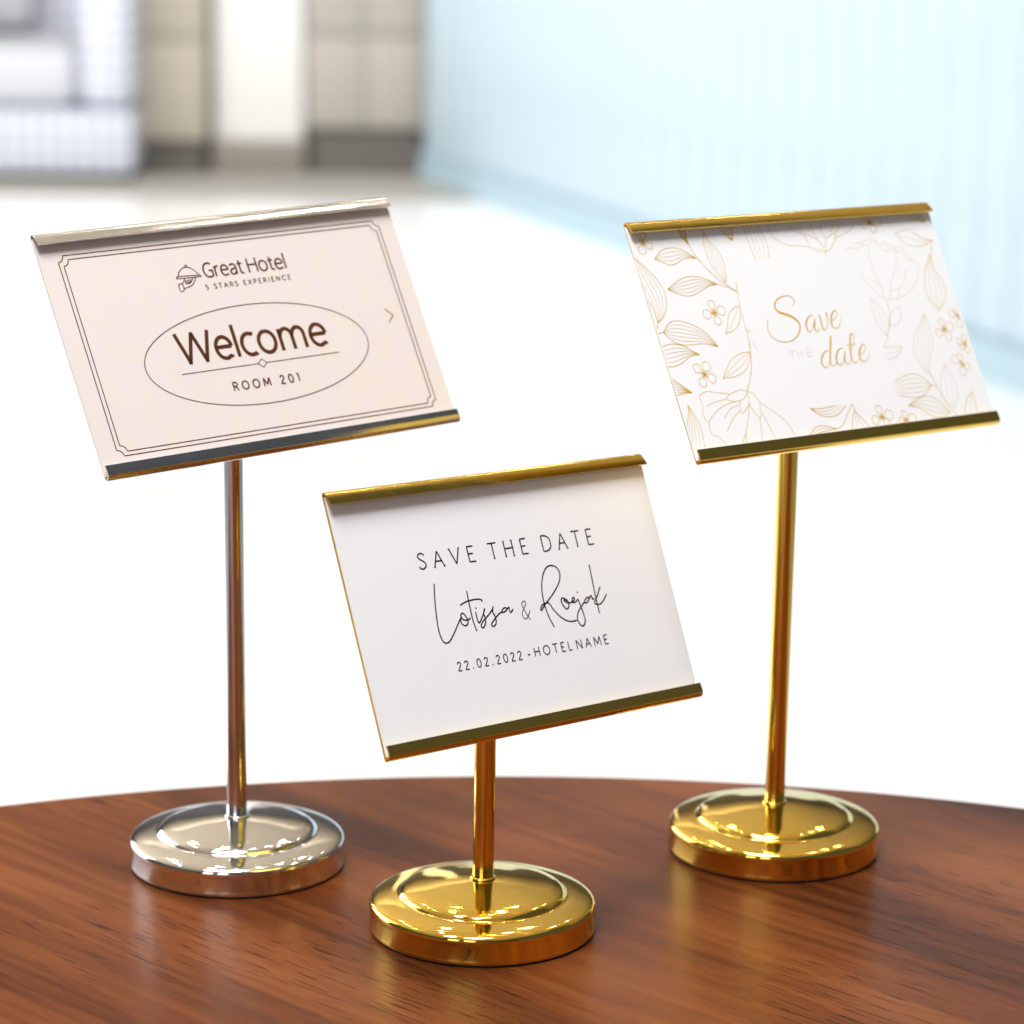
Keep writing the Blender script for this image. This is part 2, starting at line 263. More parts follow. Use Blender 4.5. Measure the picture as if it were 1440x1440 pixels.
    ('leaf', 'pale', 4, [(55.88, 0.92), (50.89, -4.07), (46.68, -8.37), (44.69, -12.47), (44.83, -17.1), (46.7, -20.45), (49.4, -23.0)], [(55.88, 0.92), (56.56, -4.15), (55.87, -10.18), (52.72, -15.28), (50.18, -18.98), (49.4, -23.0)]),
    ('sprig', 'pale', [(33.81, -6.62), (31.45, -8.91), (29.91, -10.37)]),
    ('leaf', 'pale', 1, [(29.91, -10.37), (34.55, -10.4), (39.45, -10.98)], [(29.76, -15.11), (32.6, -15.0), (35.88, -13.86), (39.45, -10.98)]),
    ('leaf', 'mid', 4, [(29.76, -23.9), (34.59, -22.39), (38.64, -21.69), (42.19, -22.18), (45.24, -23.87), (48.16, -26.96)], [(29.41, -29.12), (34.88, -30.51), (39.91, -30.8), (43.66, -29.73), (48.16, -26.96)]),
    ('leaf', 'mid', 3, [(53.26, -38.24), (50.09, -34.57), (47.47, -31.85), (44.05, -31.01), (39.76, -31.14), (32.84, -33.65)], [(53.26, -38.24), (48.94, -39.41), (45.16, -39.4), (41.97, -38.03), (38.47, -35.24), (32.84, -33.65)]),
    ('sprig', 'mid', [(49.4, -23.0), (50.92, -28.28), (51.89, -32.62), (53.93, -36.71), (56.49, -39.61)]),
    ('sprig', 'mid', [(48.16, -26.96), (51.14, -27.76)]),
    ('leaf', 'pale', 2, [(58.6, -19.35), (55.12, -22.97), (52.59, -27.72), (52.02, -31.21), (53.75, -34.92), (56.22, -36.92)], [(58.6, -19.35), (60.21, -24.48), (60.87, -28.47), (60.07, -31.96), (56.22, -36.92)]),
    ('leaf', 'mid', 1, [(68.09, -31.27), (63.56, -34.42), (60.62, -39.47)], [(68.09, -31.27), (67.74, -34.81), (67.48, -39.78)]),
    ('blossom', 'mid', (63.76, -5.79), [(63.71, -1.47), (69.27, -4.78), (65.37, -10.42), (59.15, -7.58)]),
    ('blossom', 'mid', (73.77, -1.15), [(69.14, 0.46), (72.56, -5.58), (72.25, 1.5)]),
    ('blossom', 'mid', (72.71, -12.45), [(68.48, -11.03), (73.14, -8.7), (69.06, -13.6), (72.51, -16.22)]),
    ('blossom', 'mid', (67.42, -20.1), [(63.13, -17.23), (67.53, -15.98), (71.09, -22.22), (65.92, -24.63)]),
    ('blossom', 'gold', (17.65, -36.73), [(17.49, -32.2), (23.68, -36.09), (20.5, -39.78), (12.56, -37.96)]),
    ('blossom', 'gold', (29.28, -39.25), [(29.52, -35.43), (34.78, -38.39), (25.79, -38.74)]),
    ('leaf', 'gold', 2, [(-15.83, -30.12), (-11.45, -30.66), (-7.62, -30.6), (-3.64, -30.23)], [(-15.83, -30.12), (-12.36, -32.87), (-7.45, -34.18), (-2.75, -33.38), (2.03, -30.47)]),
    ('leaf', 'gold', 1, [(-6.12, -38.91), (-8.97, -37.88), (-12.43, -37.04), (-15.8, -37.33), (-19.79, -39.84)], [(-6.12, -38.91), (-12.81, -39.29), (-15.14, -39.68), (-17.54, -40.27)]),
    ('sprig', 'gold', [(5.12, -30.34), (1.48, -33.78), (-2.3, -37.62), (-6.21, -39.11)]),
    ('sprig', 'gold', [(5.12, -30.34), (5.7, -32.92)]),
    ('leaf', 'gold', 2, [(5.17, -32.87), (3.03, -36.04), (1.52, -39.67)], [(5.17, -32.87), (7.35, -35.62), (10.1, -39.68)]),
]
FOIL = {
    'SAVE': [[(-9.09, 9.01, 0.146), (-7.79, 9.78, 0.233), (-7.17, 10.81, 0.349), (-7.65, 12.08, 0.349), (-9.1, 12.9, 0.349), (-11.01, 13.04, 0.408), (-13.53, 12.66, 0.466), (-15.91, 11.6, 0.582), (-17.39, 9.86, 0.699), (-17.42, 8.33, 0.757), (-16.16, 7.07, 0.873), (-13.78, 6.15, 0.932), (-11.06, 5.09, 0.932), (-9.24, 3.72, 0.873), (-8.31, 2.1, 0.757), (-8.58, 0.28, 0.64), (-10.07, -1.76, 0.524), (-12.51, -3.4, 0.408), (-15.2, -4.23, 0.349), (-18.37, -4.31, 0.349), (-21.2, -3.56, 0.349), (-23.27, -1.93, 0.349), (-24.14, 0.28, 0.349), (-23.96, 2.4, 0.349), (-23.21, 3.87, 0.291), (-22.27, 4.96, 0.146)], [(-0.19, 4.51, 0.233), (-1.49, 4.73, 0.349), (-3.24, 3.87, 0.582), (-4.74, 2.14, 0.757), (-5.28, 0.02, 0.64), (-4.65, -1.57, 0.349), (-3.45, -1.05, 0.291), (-1.63, 0.97, 0.291), (-0.08, 3.01, 0.408)], [(0.04, 3.31, 0.524), (-0.93, 1.22, 0.699), (-1.47, -0.59, 0.582), (-0.89, -1.62, 0.291), (0.34, -1.04, 0.233), (1.29, -0.19, 0.146)], [(2.5, 4.74, 0.466), (2.76, 3.42, 0.699), (2.55, 0.95, 0.699), (2.59, -0.91, 0.524), (3.42, -1.34, 0.291), (4.9, -0.16, 0.233), (6.16, 2.23, 0.349), (6.42, 4.23, 0.699), (6.6, 5.45, 0.582)], [(8.11, 1.77, 0.233), (10.36, 2.84, 0.233), (11.84, 4.28, 0.233), (11.68, 5.54, 0.291), (10.44, 5.48, 0.466), (8.78, 3.89, 0.699), (7.59, 1.49, 0.757), (7.76, -0.54, 0.524), (9.11, -1.17, 0.291), (11.07, -0.33, 0.233), (12.65, 1.73, 0.146), (13.04, 3.26, 0.087)]],
    'DATE': [[(2.09, -9.46, 0.291), (0.77, -9.26, 0.349), (-1.0, -10.19, 0.582), (-2.82, -12.19, 0.699), (-3.28, -14.3, 0.582), (-2.23, -15.62, 0.349), (-0.52, -14.85, 0.233), (1.3, -12.85, 0.233)], [(5.12, -3.83, 0.757), (3.87, -6.89, 0.757), (2.16, -10.76, 0.699), (0.94, -13.74, 0.582), (1.29, -15.31, 0.291), (2.89, -14.83, 0.233), (3.84, -13.99, 0.146)], [(9.56, -8.9, 0.233), (8.09, -9.03, 0.349), (6.33, -9.87, 0.582), (4.77, -11.91, 0.757), (4.3, -14.34, 0.582), (5.5, -15.3, 0.349), (7.14, -14.27, 0.233), (8.9, -11.95, 0.291)], [(9.86, -10.32, 0.524), (8.66, -12.54, 0.699), (8.3, -14.37, 0.524), (9.16, -15.22, 0.291), (10.64, -14.57, 0.233), (11.6, -13.72, 0.146)], [(13.09, -10.13, 0.116), (14.3, -8.67, 0.175), (15.89, -6.31, 0.233), (16.45, -4.49, 0.349), (15.93, -3.76, 0.466), (14.87, -4.68, 0.64), (13.38, -7.98, 0.699), (12.27, -11.61, 0.699), (12.06, -14.07, 0.524), (13.08, -15.03, 0.291), (14.8, -14.31, 0.233), (15.77, -13.46, 0.146)], [(11.49, -8.13, 0.233), (13.55, -8.05, 0.291), (16.55, -7.86, 0.233)], [(16.86, -12.3, 0.233), (19.13, -11.25, 0.233), (20.62, -9.82, 0.233), (20.6, -8.51, 0.291), (19.25, -8.52, 0.466), (17.54, -10.18, 0.699), (16.46, -12.27, 0.757), (16.63, -14.31, 0.524), (18.02, -14.89, 0.291), (19.97, -14.12, 0.233), (21.43, -12.38, 0.146), (21.95, -10.86, 0.087)]],
    'THE': [[(-17.39, -8.21, 0.408), (-14.62, -8.13, 0.408)], [(-15.93, -8.17, 0.408), (-16.19, -11.05, 0.408)], [(-13.36, -7.93, 0.408), (-13.6, -10.97, 0.408)], [(-11.14, -7.81, 0.408), (-11.39, -10.85, 0.408)], [(-13.48, -9.51, 0.349), (-11.27, -9.39, 0.349)], [(-8.9, -7.63, 0.408), (-9.23, -10.88, 0.408)], [(-8.9, -7.63, 0.349), (-7.08, -7.53, 0.349)], [(-9.0, -9.15, 0.349), (-6.91, -9.08, 0.349)], [(-9.19, -10.79, 0.349), (-6.75, -10.63, 0.349)]],
}
NAMES = [[(-37.14, 9.93), (-38.37, 5.2), (-39.39, 0.03), (-40.03, -5.69), (-39.53, -9.19), (-38.18, -10.42), (-36.11, -9.9), (-32.81, -6.89), (-30.13, -4.04), (-28.39, -2.4)], [(-28.39, -2.4), (-29.28, -3.62), (-29.01, -4.98), (-27.64, -5.8), (-26.33, -5.06), (-26.12, -3.75), (-26.73, -2.34), (-27.65, -1.43), (-28.72, -2.09), (-28.17, -3.49), (-26.2, -4.01), (-24.58, -3.41)], [(-23.41, 5.96), (-23.62, 2.88), (-23.78, -1.38), (-23.71, -5.12), (-23.16, -8.29)], [(-27.88, 1.37), (-24.9, 2.23), (-21.58, 2.53), (-18.75, 2.4), (-17.61, 1.94), (-17.86, 1.38)], [(-21.72, -1.63), (-21.67, -3.24), (-21.62, -4.85), (-21.13, -5.56), (-19.42, -4.06), (-17.85, -2.11), (-17.2, -1.01), (-18.22, -2.6), (-18.03, -4.23), (-18.33, -5.8), (-19.35, -7.17), (-20.3, -7.43), (-20.63, -6.69), (-19.49, -5.39), (-16.83, -3.85), (-14.07, -2.05), (-13.16, -0.81), (-13.89, -2.61), (-13.35, -4.29), (-13.39, -6.16), (-14.37, -7.38), (-15.49, -7.51), (-15.83, -6.77), (-14.55, -5.75), (-11.79, -3.94), (-9.7, -3.13)], [(-21.18, -0.2), (-21.07, -0.75)], [(-6.73, -2.31), (-8.22, -1.96), (-9.61, -2.87), (-9.43, -3.43), (-7.86, -3.08), (-6.03, -1.96), (-6.07, -2.77), (-5.78, -3.88), (-4.91, -3.45), (-4.26, -2.83)], [(12.89, -11.51), (11.79, -8.53), (11.05, -5.16), (10.85, -1.31), (11.54, 2.99), (13.53, 7.14), (15.98, 9.5), (18.4, 9.99), (20.74, 9.06), (21.63, 6.75), (20.58, 4.12), (17.78, 1.42), (14.27, -1.17), (10.95, -3.23), (8.9, -4.89), (8.54, -4.41), (9.87, -3.1), (12.26, -2.68), (13.24, -3.13), (14.66, -5.6), (17.12, -8.38), (19.61, -9.95), (22.07, -10.54), (24.4, -10.39)], [(21.9, -3.2), (20.44, -1.92), (19.28, -2.44), (19.36, -3.99), (20.22, -5.47), (21.11, -5.96), (22.15, -5.16), (22.45, -3.82), (21.71, -2.63), (20.53, -2.76), (21.72, -3.73), (23.55, -3.95), (25.28, -3.34), (25.77, -2.57), (25.07, -2.37), (24.33, -3.22), (24.64, -4.09), (26.05, -3.98), (27.2, -3.29), (27.58, -4.44), (28.14, -7.28), (28.38, -10.62), (27.58, -12.28), (26.28, -12.73), (25.14, -11.59), (24.89, -9.63), (26.12, -7.58), (28.23, -5.9), (30.24, -4.49)], [(27.85, -0.5), (27.96, -1.06)], [(32.95, -3.33), (31.84, -3.19), (30.33, -4.23), (30.48, -4.91), (31.72, -4.67), (33.93, -2.72), (34.26, -3.32), (34.44, -4.17), (35.36, -3.73)], [(36.84, 8.23), (36.59, 3.91), (36.24, -1.61), (36.11, -6.04), (36.13, -9.38)], [(39.46, -0.16), (37.36, -2.86), (35.6, -4.59), (34.96, -5.35), (35.52, -5.97), (37.38, -6.2), (39.55, -5.07), (41.78, -3.11)]]
AMPERSAND = [(2.6, -7.48), (1.59, -5.62), (0.78, -3.61), (0.24, -1.92), (0.94, -0.92), (2.06, -0.89), (2.1, -1.87), (0.95, -3.09), (-0.5, -4.81), (-0.31, -6.46), (0.81, -6.87), (2.53, -5.46), (3.4, -4.21)]
LOGO = [[(-23.61, 23.64), (-23.31, 23.3), (-14.23, 23.13), (-13.69, 23.45), (-14.02, 23.71)], [(-23.61, 23.64), (-22.83, 24.08), (-14.02, 23.71)], [(-23.03, 24.1), (-22.09, 25.63), (-20.38, 26.96), (-18.7, 27.27), (-17.09, 26.87), (-15.49, 25.47), (-14.02, 23.71)], [(-18.42, 28.07), (-18.04, 27.73), (-18.3, 27.22), (-19.04, 27.23), (-19.03, 27.76), (-18.42, 28.07)], [(-20.72, 23.01), (-21.09, 22.3), (-22.15, 21.28)], [(-16.12, 23.07), (-16.69, 21.81), (-18.08, 20.44), (-19.51, 19.92), (-21.99, 19.37)], [(-23.87, 21.09), (-22.29, 21.22), (-22.18, 18.94), (-23.81, 18.52), (-23.87, 21.09)], [(-20.25, 22.58), (-20.77, 21.31), (-19.21, 21.03), (-18.0, 21.88), (-17.22, 22.93)], [(-19.67, 22.44), (-20.29, 21.26)], [(-18.9, 22.62), (-19.69, 21.19)], [(-18.12, 22.72), (-19.09, 21.13)]]

# ------------------------------------------------------------------ setting
structure(link('floor', [(-9, -5, FLOOR), (9, -5, FLOOR), (9, 14, FLOOR), (-9, 14, FLOOR)], [(0, 1, 2, 3)], M['floor']))
structure(link('dim_floor', [(-5, 6.95, FLOOR + .004), (0.02, 6.95, FLOOR + .004), (0.02, 13, FLOOR + .004), (-5, 13, FLOOR + .004)], [(0, 1, 2, 3)], M['dim_floor']))  # sheet over the back floor, coloured for its dimness and reflections
structure(link('ceiling', [(-3.2, -3, 2.2), (1.3, -3, 2.2), (1.3, 2.4, 2.2), (4.5, 2.4, 2.2), (4.5, 9.2, 2.2), (-3.2, 9.2, 2.2)], [(0, 1, 2, 3, 4, 5)], M['ceiling']))
structure(box('wall_behind', -3.2, 3.2, -3.2, -3.05, FLOOR, 2.2, M['brown_panel']))
structure(box('wall_back', -4.0, 4.5, 9.2, 9.35, FLOOR, 2.2, M['brown_panel']))

# ribbed pale blue wall running back towards the cabinets; every rib panel is a piece of it
A, B = Vector((-0.212, 7.32)), Vector((1.46, 3.0))
d = (B - A).normalized(); nrm = Vector((d.y, -d.x));  ln = (B - A).length
if nrm.dot(-A) < 0: nrm = -nrm
wall = structure(empty('wall_blue', (A.x, A.y, FLOOR)))
wall.rotation_euler = (0, 0, math.atan2(d.y, d.x))
box('wall_core', 0, ln, -0.16, -0.012 , 0, 1.06, M['blue'], wall) if Vector((-d.y, d.x)).dot(nrm) > 0 else box('wall_core', 0, ln, 0.012, 0.16, 0, 1.06, M['blue'], wall)
sgn = 1 if Vector((-d.y, d.x)).dot(nrm) > 0 else -1
pw = 0.115; npan = int(ln / pw)
rib = None
for k in range(npan):
    if rib is None:
        rib = box('panel', 0.0012, pw - 0.0012, min(-sgn * .012, sgn * .012), max(-sgn * .012, sgn * .012), 0.07, 1.05, M['blue'], wall, 0.003, 2)
        o = rib
    else:
        o = rib.copy(); C.objects.link(o); o.parent = wall
    o.location = (k * pw, 0, 0)
box('shade_band', 0, ln, min(0, sgn * .022) , max(0, sgn * .022), 0.0, 0.068, M['blue_shade_band'], wall)  # strip standing for the darker shadow and reflection along the floor

# white square column between the cabinets
col = empty('column', (-0.622, 7.45, FLOOR)); tag(col, 'white square column standing between the beige and the greige cabinet', 'column')
box('shaft', -0.109, 0.109, -0.1, 0.1, 0.082, 2.7, M['white_paint'], col, 0.008)
box('column_base', -0.1125, 0.1125, -0.105, 0.105, 0.005, 0.080, M['stone_base'], col, 0.004)
# beige cabinet beside the armchair
def cabinet(name, label, x0, x1, y0, y1, h, m, kick, nd, rail):
    r = empty(name, ((x0 + x1) / 2, y0, FLOOR)); tag(r, label, 'cabinet'); wd = x1 - x0; dp = y1 - y0
    box('plinth', -wd / 2 + .01, wd / 2 - .01, 0.02, dp, 0, kick, M['kick'], r)
    box('carcass', -wd / 2, wd / 2, 0.018, dp, kick, h, m, r, 0.003)
    for k in range(nd):
        a = -wd / 2 + wd * k / nd; b_ = -wd / 2 + wd * (k + 1) / nd
        box('door', a + .0015, b_ - .0015, 0.0, 0.0175, kick + .004, rail - .003, m, r, 0.003)
        box('drawer_front', a + .0015, b_ - .0015, 0.0, 0.0175, rail + .003, h - .03, m, r, 0.003)
    box('worktop', -wd / 2 - .006, wd / 2 + .006, -0.012, dp, h + .001, h + .025, M['white_paint'], r, 0.003)
    return r
cabinet('low_cabinet', 'beige cabinet on dark base beside the checked armchair', -0.955, -0.742, 7.30, 7.75, 0.62, M['beige'], 0.085, 1, 0.33)
cabinet('tall_cabinet', 'greige cabinet with tall dark base against the blue wall', -0.508, -0.225, 7.35, 7.8, 0.95, M['greige'], 0.115, 2, 0.34)

# checked armchair
ac = empty('armchair', (-1.262, 7.16, FLOOR)); tag(ac, 'lavender and white checked armchair with white seat cushion', 'armchair')
for x in (-.34, .34):
    for y in (.03, .66): lathe('foot', [(0, 0), (.022, 0), (.026, .03), (0, .03)], M['plinth'], ac, 24, 40, (x, y, 0))
box('seat_base', -.36, .36, 0.0, .72, 0.018, 0.17, M['fabric'], ac, 0.018)
box('arm', .235, .362, -.005, .73, 0.172, 0.56, M['fabric'], ac, 0.04, 5)
box('arm', -.362, -.235, -.005, .73, 0.172, 0.56, M['fabric'], ac, 0.04, 5)
box('backrest', -.233, .233, .56, .75, 0.172, 0.82, M['fabric'], ac, 0.04, 5)
box('seat_cushion', -.232, .232, 0.005, .555, 0.172, 0.31, M['cushion'], ac, 0.04, 5)
bc = tag(box('back_cushion', -.15, .15, -.05, .05, -.15, .15, M['shaded_cushion'], None, 0.045, 5), 'grey throw cushion leaning on the checked armchair backrest', 'cushion')
bc.location = (-1.345, 7.16 + .485, FLOOR + .465); bc.rotation_euler = (math.radians(-8), 0, math.radians(4))

# ------------------------------------------------------------------ table
tb = empty('round_table', (0.0214, 0.6492, FLOOR)); tag(tb, 'round dark walnut table with a thin rounded edge', 'table')
TR = 0.5463
tt = lathe('tabletop', [(0, 0), (TR - .004, 0), (TR - .0015, -.0012), (TR, -.004), (TR, -.022), (TR - .003, -.026), (0, -.026)], M['wood'], tb, 256, 30, (0, 0, -FLOOR))
lathe('pedestal', [(0, .018), (.045, .018), (.038, .10), (.038, .40), (.08, -FLOOR - .0265), (0, -FLOOR - .0265)], M['plinth'], tb, 48)
lathe('foot_plate', [(0, 0), (.26, 0), (.26, .008), (.05, .0175), (0, .0175)], M['plinth'], tb, 96)

# ------------------------------------------------------------------ sign stands
MM = 0.001
W, H = 0.15131, 0.09079
BASE = [(39.2, .7), (39.8, .85), (40.0, 1.5), (39.85, 2.8), (39.75, 5), (39.8, 7.4), (40.0, 8.7), (39.95, 9.6), (39.6, 10.35), (38.9, 10.95), (37.6, 11.5), (35.5, 12.0), (32.8, 12.45), (30.8, 12.65), (30.1, 12.75), (29.6, 13.05),
        (29.2, 13.6), (28.6, 14.2), (27.8, 14.7), (26.6, 15.1), (24, 15.75), (18, 16.7), (12, 17.6), (7, 18.1), (4, 18.3), (0, 18.4)]
def fillet_profile():
    """mid-line of the bent sheet: top lip, fold, back plate, fold, bottom lip, as (v, n)"""
    h = H / 2
    up_ = [(h - .0047, .0031), (h - .0036, .0027), (h - .0025, .0022), (h - .0014, .00165), (h - .0007, .00115), (h - .0003, .0007), (h - .0003, .00035), (h - .0006, .0001), (h - .0012, 0), (h - .004, 0)]
    lo_ = [(-h + .004, 0), (-h + .0013, 0), (-h + .0006, .0001), (-h + .0003, .00045), (-h + .00035, .0011), (-h + .0006, .0018), (-h + .0011, .00235), (-h + .0018, .00258), (-h + .0030, .00254), (-h + .0050, .00228)]
    return up_ + lo_
def holder_profile(t=0.0005):
    p = fillet_profile(); L_, R_ = [], []
    for i in range(len(p)):
        a = Vector(p[max(0, i - 1)]); b = Vector(p[min(len(p) - 1, i + 1)]); dd = (b - a).normalized(); nn = Vector((-dd.y, dd.x)) * t / 2
        c = Vector(p[i]); L_.append(c + nn); R_.append(c - nn)
    return L_ + R_[::-1]
def make_holder(parent, m):
    q = holder_profile(); n = len(q); vs = []
    xs = (-W / 2, -W / 2 + .0004, W / 2 - .0004, W / 2)
    for x in xs: vs += [(x, v.x, v.y) for v in q]
    fs = [(s * n + k, s * n + (k + 1) % n, (s + 1) * n + (k + 1) % n, (s + 1) * n + k) for s in range(3) for k in range(n)]
    h2 = n // 2
    for s in (0, 3): fs += [(s * n + k, s * n + k + 1, s * n + n - 2 - k, s * n + n - 1 - k) for k in range(h2 - 1)]
    return link('holder', vs, fs, m, parent, True, 38)
def tube(name, a, b, r, m, parent, seg=48, r2=None):
    a, b = Vector(a), Vector(b); q = (b - a).to_track_quat('Z', 'Y').to_matrix(); l = (b - a).length; r2 = r if r2 is None else r2
    o = lathe(name, [(0, 0), (r * .93, 0), (r, r * .07), (r2, l - r2 * .07), (r2 * .93, l), (0, l)], m, parent, seg, 35)
    o.matrix_local = Matrix.Translation(a) @ q.to_4x4()
    return o
STANDS = {
 'silver': dict(loc=(-0.10083, 1.08306), lean=-0.00526, c=(-0.09402, 1.07629, 0.20193), u=(0.77539, 0.63124, 0.01753), v=(-0.32440, 0.37437, 0.86868), met='silver', label='tall chrome sign stand holding the blush Welcome card'),
 'front': dict(loc=(-0.00849, 1.01963), lean=0.00528, c=(0.00274, 1.01570, 0.12077), u=(0.71343, 0.69882, -0.05179), v=(-0.24997, 0.32284, 0.91285), met='gold', label='short gold sign stand holding the plain white lettered card'),
 'floral': dict(loc=(0.10150, 1.10797), lean=0.0037, c=(0.11005, 1.10112, 0.20252), u=(0.78181, 0.62318, -0.02076), v=(-0.28955, 0.39233, 0.87306), met='gold', label='tall gold sign stand holding the card with printed gold leaves'),
}
def basis(S):
    u = Vector(S['u']).normalized(); v = Vector(S['v']); v = (v - u * v.dot(u)).normalized(); n = u.cross(v)
    return Matrix((u, v, n)).transposed().to_4x4()
def make_stand(key):
    S = STANDS[key]; met = S['met']
    r = empty('sign_stand', (*S['loc'], 0.0)); tag(r, S['label'], 'sign stand', 'metal sign stands on the round table')
    lathe('felt_pad', [(0, 0), (39.4 * MM, 0), (39.4 * MM, .74 * MM), (0, .74 * MM)], M['felt'], r, 96)
    prof = smooth_path([(a * MM, b * MM) for a, b in BASE], 4); prof[-1] = (0, prof[-1][1])
    base = lathe('base', prof, M[met], r, 160, 60)
    zc = S['c'][2]; top = zc - 0.004; lx = S['lean']
    P = lambda z: Vector((lx * z, 0, z))
    tube('pole', P(.0180), P(top), .00375, M[met + '_pole'], r)
    lathe('collar', [(a * MM, b * MM) for a, b in [(3.8, 18.0), (4.5, 18.2), (4.6, 18.6), (4.35, 19.0), (3.8, 19.2)]], M[met], r, 64, 60)
    hd = make_holder(r, M[met + '_sheet'])
    mw = basis(S); cl = Vector(S['c']) - Vector((*S['loc'], 0)); hd.matrix_local = Matrix.Translation(cl) @ mw
    # bracket behind the plate, joining the pole end to the sheet
    br = box('bracket', -.009, .009, -.012, .004, -.0085, -.0008, M[met + '_pole'], r, .0006, 2); br.matrix_local = hd.matrix_local.copy()
    return r, Matrix.Translation(Vector(S['c'])) @ mw
# ------------------------------------------------------------------ print on the cards
Z0 = 0.00003
def clampuv(x, y): return (max(-75.6, min(75.6, x)), max(-44.3, min(44.3, y)))
def strokes(name, lines, width, m, card, per=6, taper=False, z=Z0):
    """pen strokes in mm on the card face; a point may carry its own width"""
    vs, fs = [], []
    for ln_ in lines:
        p = smooth_path(ln_, per) if len(ln_) > 2 else [tuple(q) for q in ln_]
        p = [q for i, q in enumerate(p) if i == 0 or (q[0] - p[i - 1][0]) ** 2 + (q[1] - p[i - 1][1]) ** 2 > 1e-8]
        n = len(p); b0 = len(vs)
        for i, q in enumerate(p):
            a = Vector(p[max(0, i - 1)][:2]); b = Vector(p[min(n - 1, i + 1)][:2]); dd = (b - a)
            dd = dd.normalized() if dd.length > 1e-9 else Vector((1, 0)); nn = Vector((-dd.y, dd.x))
            wd = max(0.05, q[2]) if len(q) > 2 else width
            if taper: wd *= 0.45 + 0.55 * math.sin(math.pi * min(1, max(0, (i + .4) / (n - .2))))
            for s in (1, -1):
                x, y = clampuv(q[0] + nn.x * s * wd / 2, q[1] + nn.y * s * wd / 2); vs.append((x * MM, y * MM, z))
        for i in range(n - 1): fs.append((b0 + 2 * i, b0 + 2 * i + 1, b0 + 2 * i + 3, b0 + 2 * i + 2))
    me = bpy.data.meshes.new(name); me.from_pydata(vs, [], fs); me.materials.append(m)
    o = bpy.data.objects.new(name, me); C.objects.link(o); o.parent = card
    return o
def make_card(mw, m, label, ins=-.0002):
    t = .0003
    o = box('printed_card', -W / 2 + ins, W / 2 - ins, -H / 2 + .0016, H / 2 - .0016, -t, 0, m)
    o.matrix_world = mw @ Matrix.Translation((0, 0, 0.00025 + .00010 + t))
    tag(o, label, 'card', 'printed cards in the sign stands'); return o
# small roman capitals as pen strokes (unit cap height)
def arc(cx, cy, rx, ry, a0, a1, n=9): return [(cx + rx * math.cos(math.radians(a0 + (a1 - a0) * k / (n - 1))), cy + ry * math.sin(math.radians(a0 + (a1 - a0) * k / (n - 1)))) for k in range(n)]
GL = {
 'S': (.50, [[(.45, .84), (.36, .96), (.24, 1.0), (.11, .94), (.06, .80), (.12, .66), (.26, .54), (.40, .40), (.45, .24), (.38, .07), (.24, 0), (.10, .04), (.03, .17)]]),
 'A': (.66, [[(.03, 0), (.33, 1)], [(.33, 1), (.63, 0)], [(.14, .36), (.52, .36)]]),
 'V': (.64, [[(.02, 1), (.32, 0)], [(.32, 0), (.62, 1)]]),
 'E': (.50, [[(.08, 0), (.08, 1)], [(.08, 1), (.46, 1)], [(.08, .52), (.38, .52)], [(.08, 0), (.48, 0)]]),
 'T': (.58, [[(.29, 0), (.29, 1)], [(.0, 1), (.58, 1)]]),
 'H': (.70, [[(.08, 0), (.08, 1)], [(.62, 0), (.62, 1)], [(.08, .52), (.62, .52)]]),
 'D': (.72, [[(.08, 0), (.08, 1)], [(.08, 1), (.28, 1), (.48, .93), (.63, .74), (.66, .5), (.63, .26), (.48, .07), (.28, 0), (.08, 0)]]),
 'O': (.84, [arc(.42, .5, .36, .5, 90, 450, 17)]),
 'L': (.48, [[(.08, 1), (.08, 0)], [(.08, 0), (.46, 0)]]),
 'N': (.72, [[(.08, 0), (.08, 1)], [(.08, 1), (.64, 0)], [(.64, 0), (.64, 1)]]),
 'M': (.86, [[(.06, 0), (.12, 1)], [(.12, 1), (.43, .18)], [(.43, .18), (.74, 1)], [(.74, 1), (.80, 0)]]),
 '2': (.56, [[(.06, .78), (.12, .94), (.26, 1.0), (.41, .93), (.46, .76), (.38, .55), (.20, .28), (.05, 0)], [(.05, 0), (.52, 0)]]),
 'R': (.62, [[(.08, 0), (.08, 1)], [(.08, 1), (.32, 1), (.48, .92), (.53, .76), (.48, .59), (.32, .50), (.08, .50)], [(.32, .50), (.58, 0)]]),
 'P': (.56, [[(.08, 0), (.08, 1)], [(.08, 1), (.32, 1), (.47, .92), (.52, .75), (.47, .57), (.32, .48), (.08, .48)]]),
 'C': (.74, [[(.68, .84), (.57, .95), (.43, 1.0), (.26, .95), (.12, .78), (.07, .5), (.12, .22), (.26, .05), (.43, 0), (.57, .05), (.68, .16)]]),
 'X': (.62, [[(.04, 0), (.58, 1)], [(.04, 1), (.58, 0)]]), 'I': (.18, [[(.09, 0), (.09, 1)]]), '1': (.34, [[(.22, 0), (.22, 1)], [(.22, 1), (.05, .88)]]),
 '5': (.52, [[(.44, 1), (.14, 1)], [(.14, 1), (.10, .56)], [(.10, .56), (.24, .61), (.38, .56), (.46, .40), (.44, .20), (.32, .04), (.17, 0), (.05, .06)]]),
 '0': (.60, [arc(.30, .5, .24, .5, 90, 450, 17)]),
 '.': (.24, [[(.09, -.02), (.09, .13)]]), '-': (.34, [[(.02, .36), (.32, .36)]]), ' ': (.3, []),
}
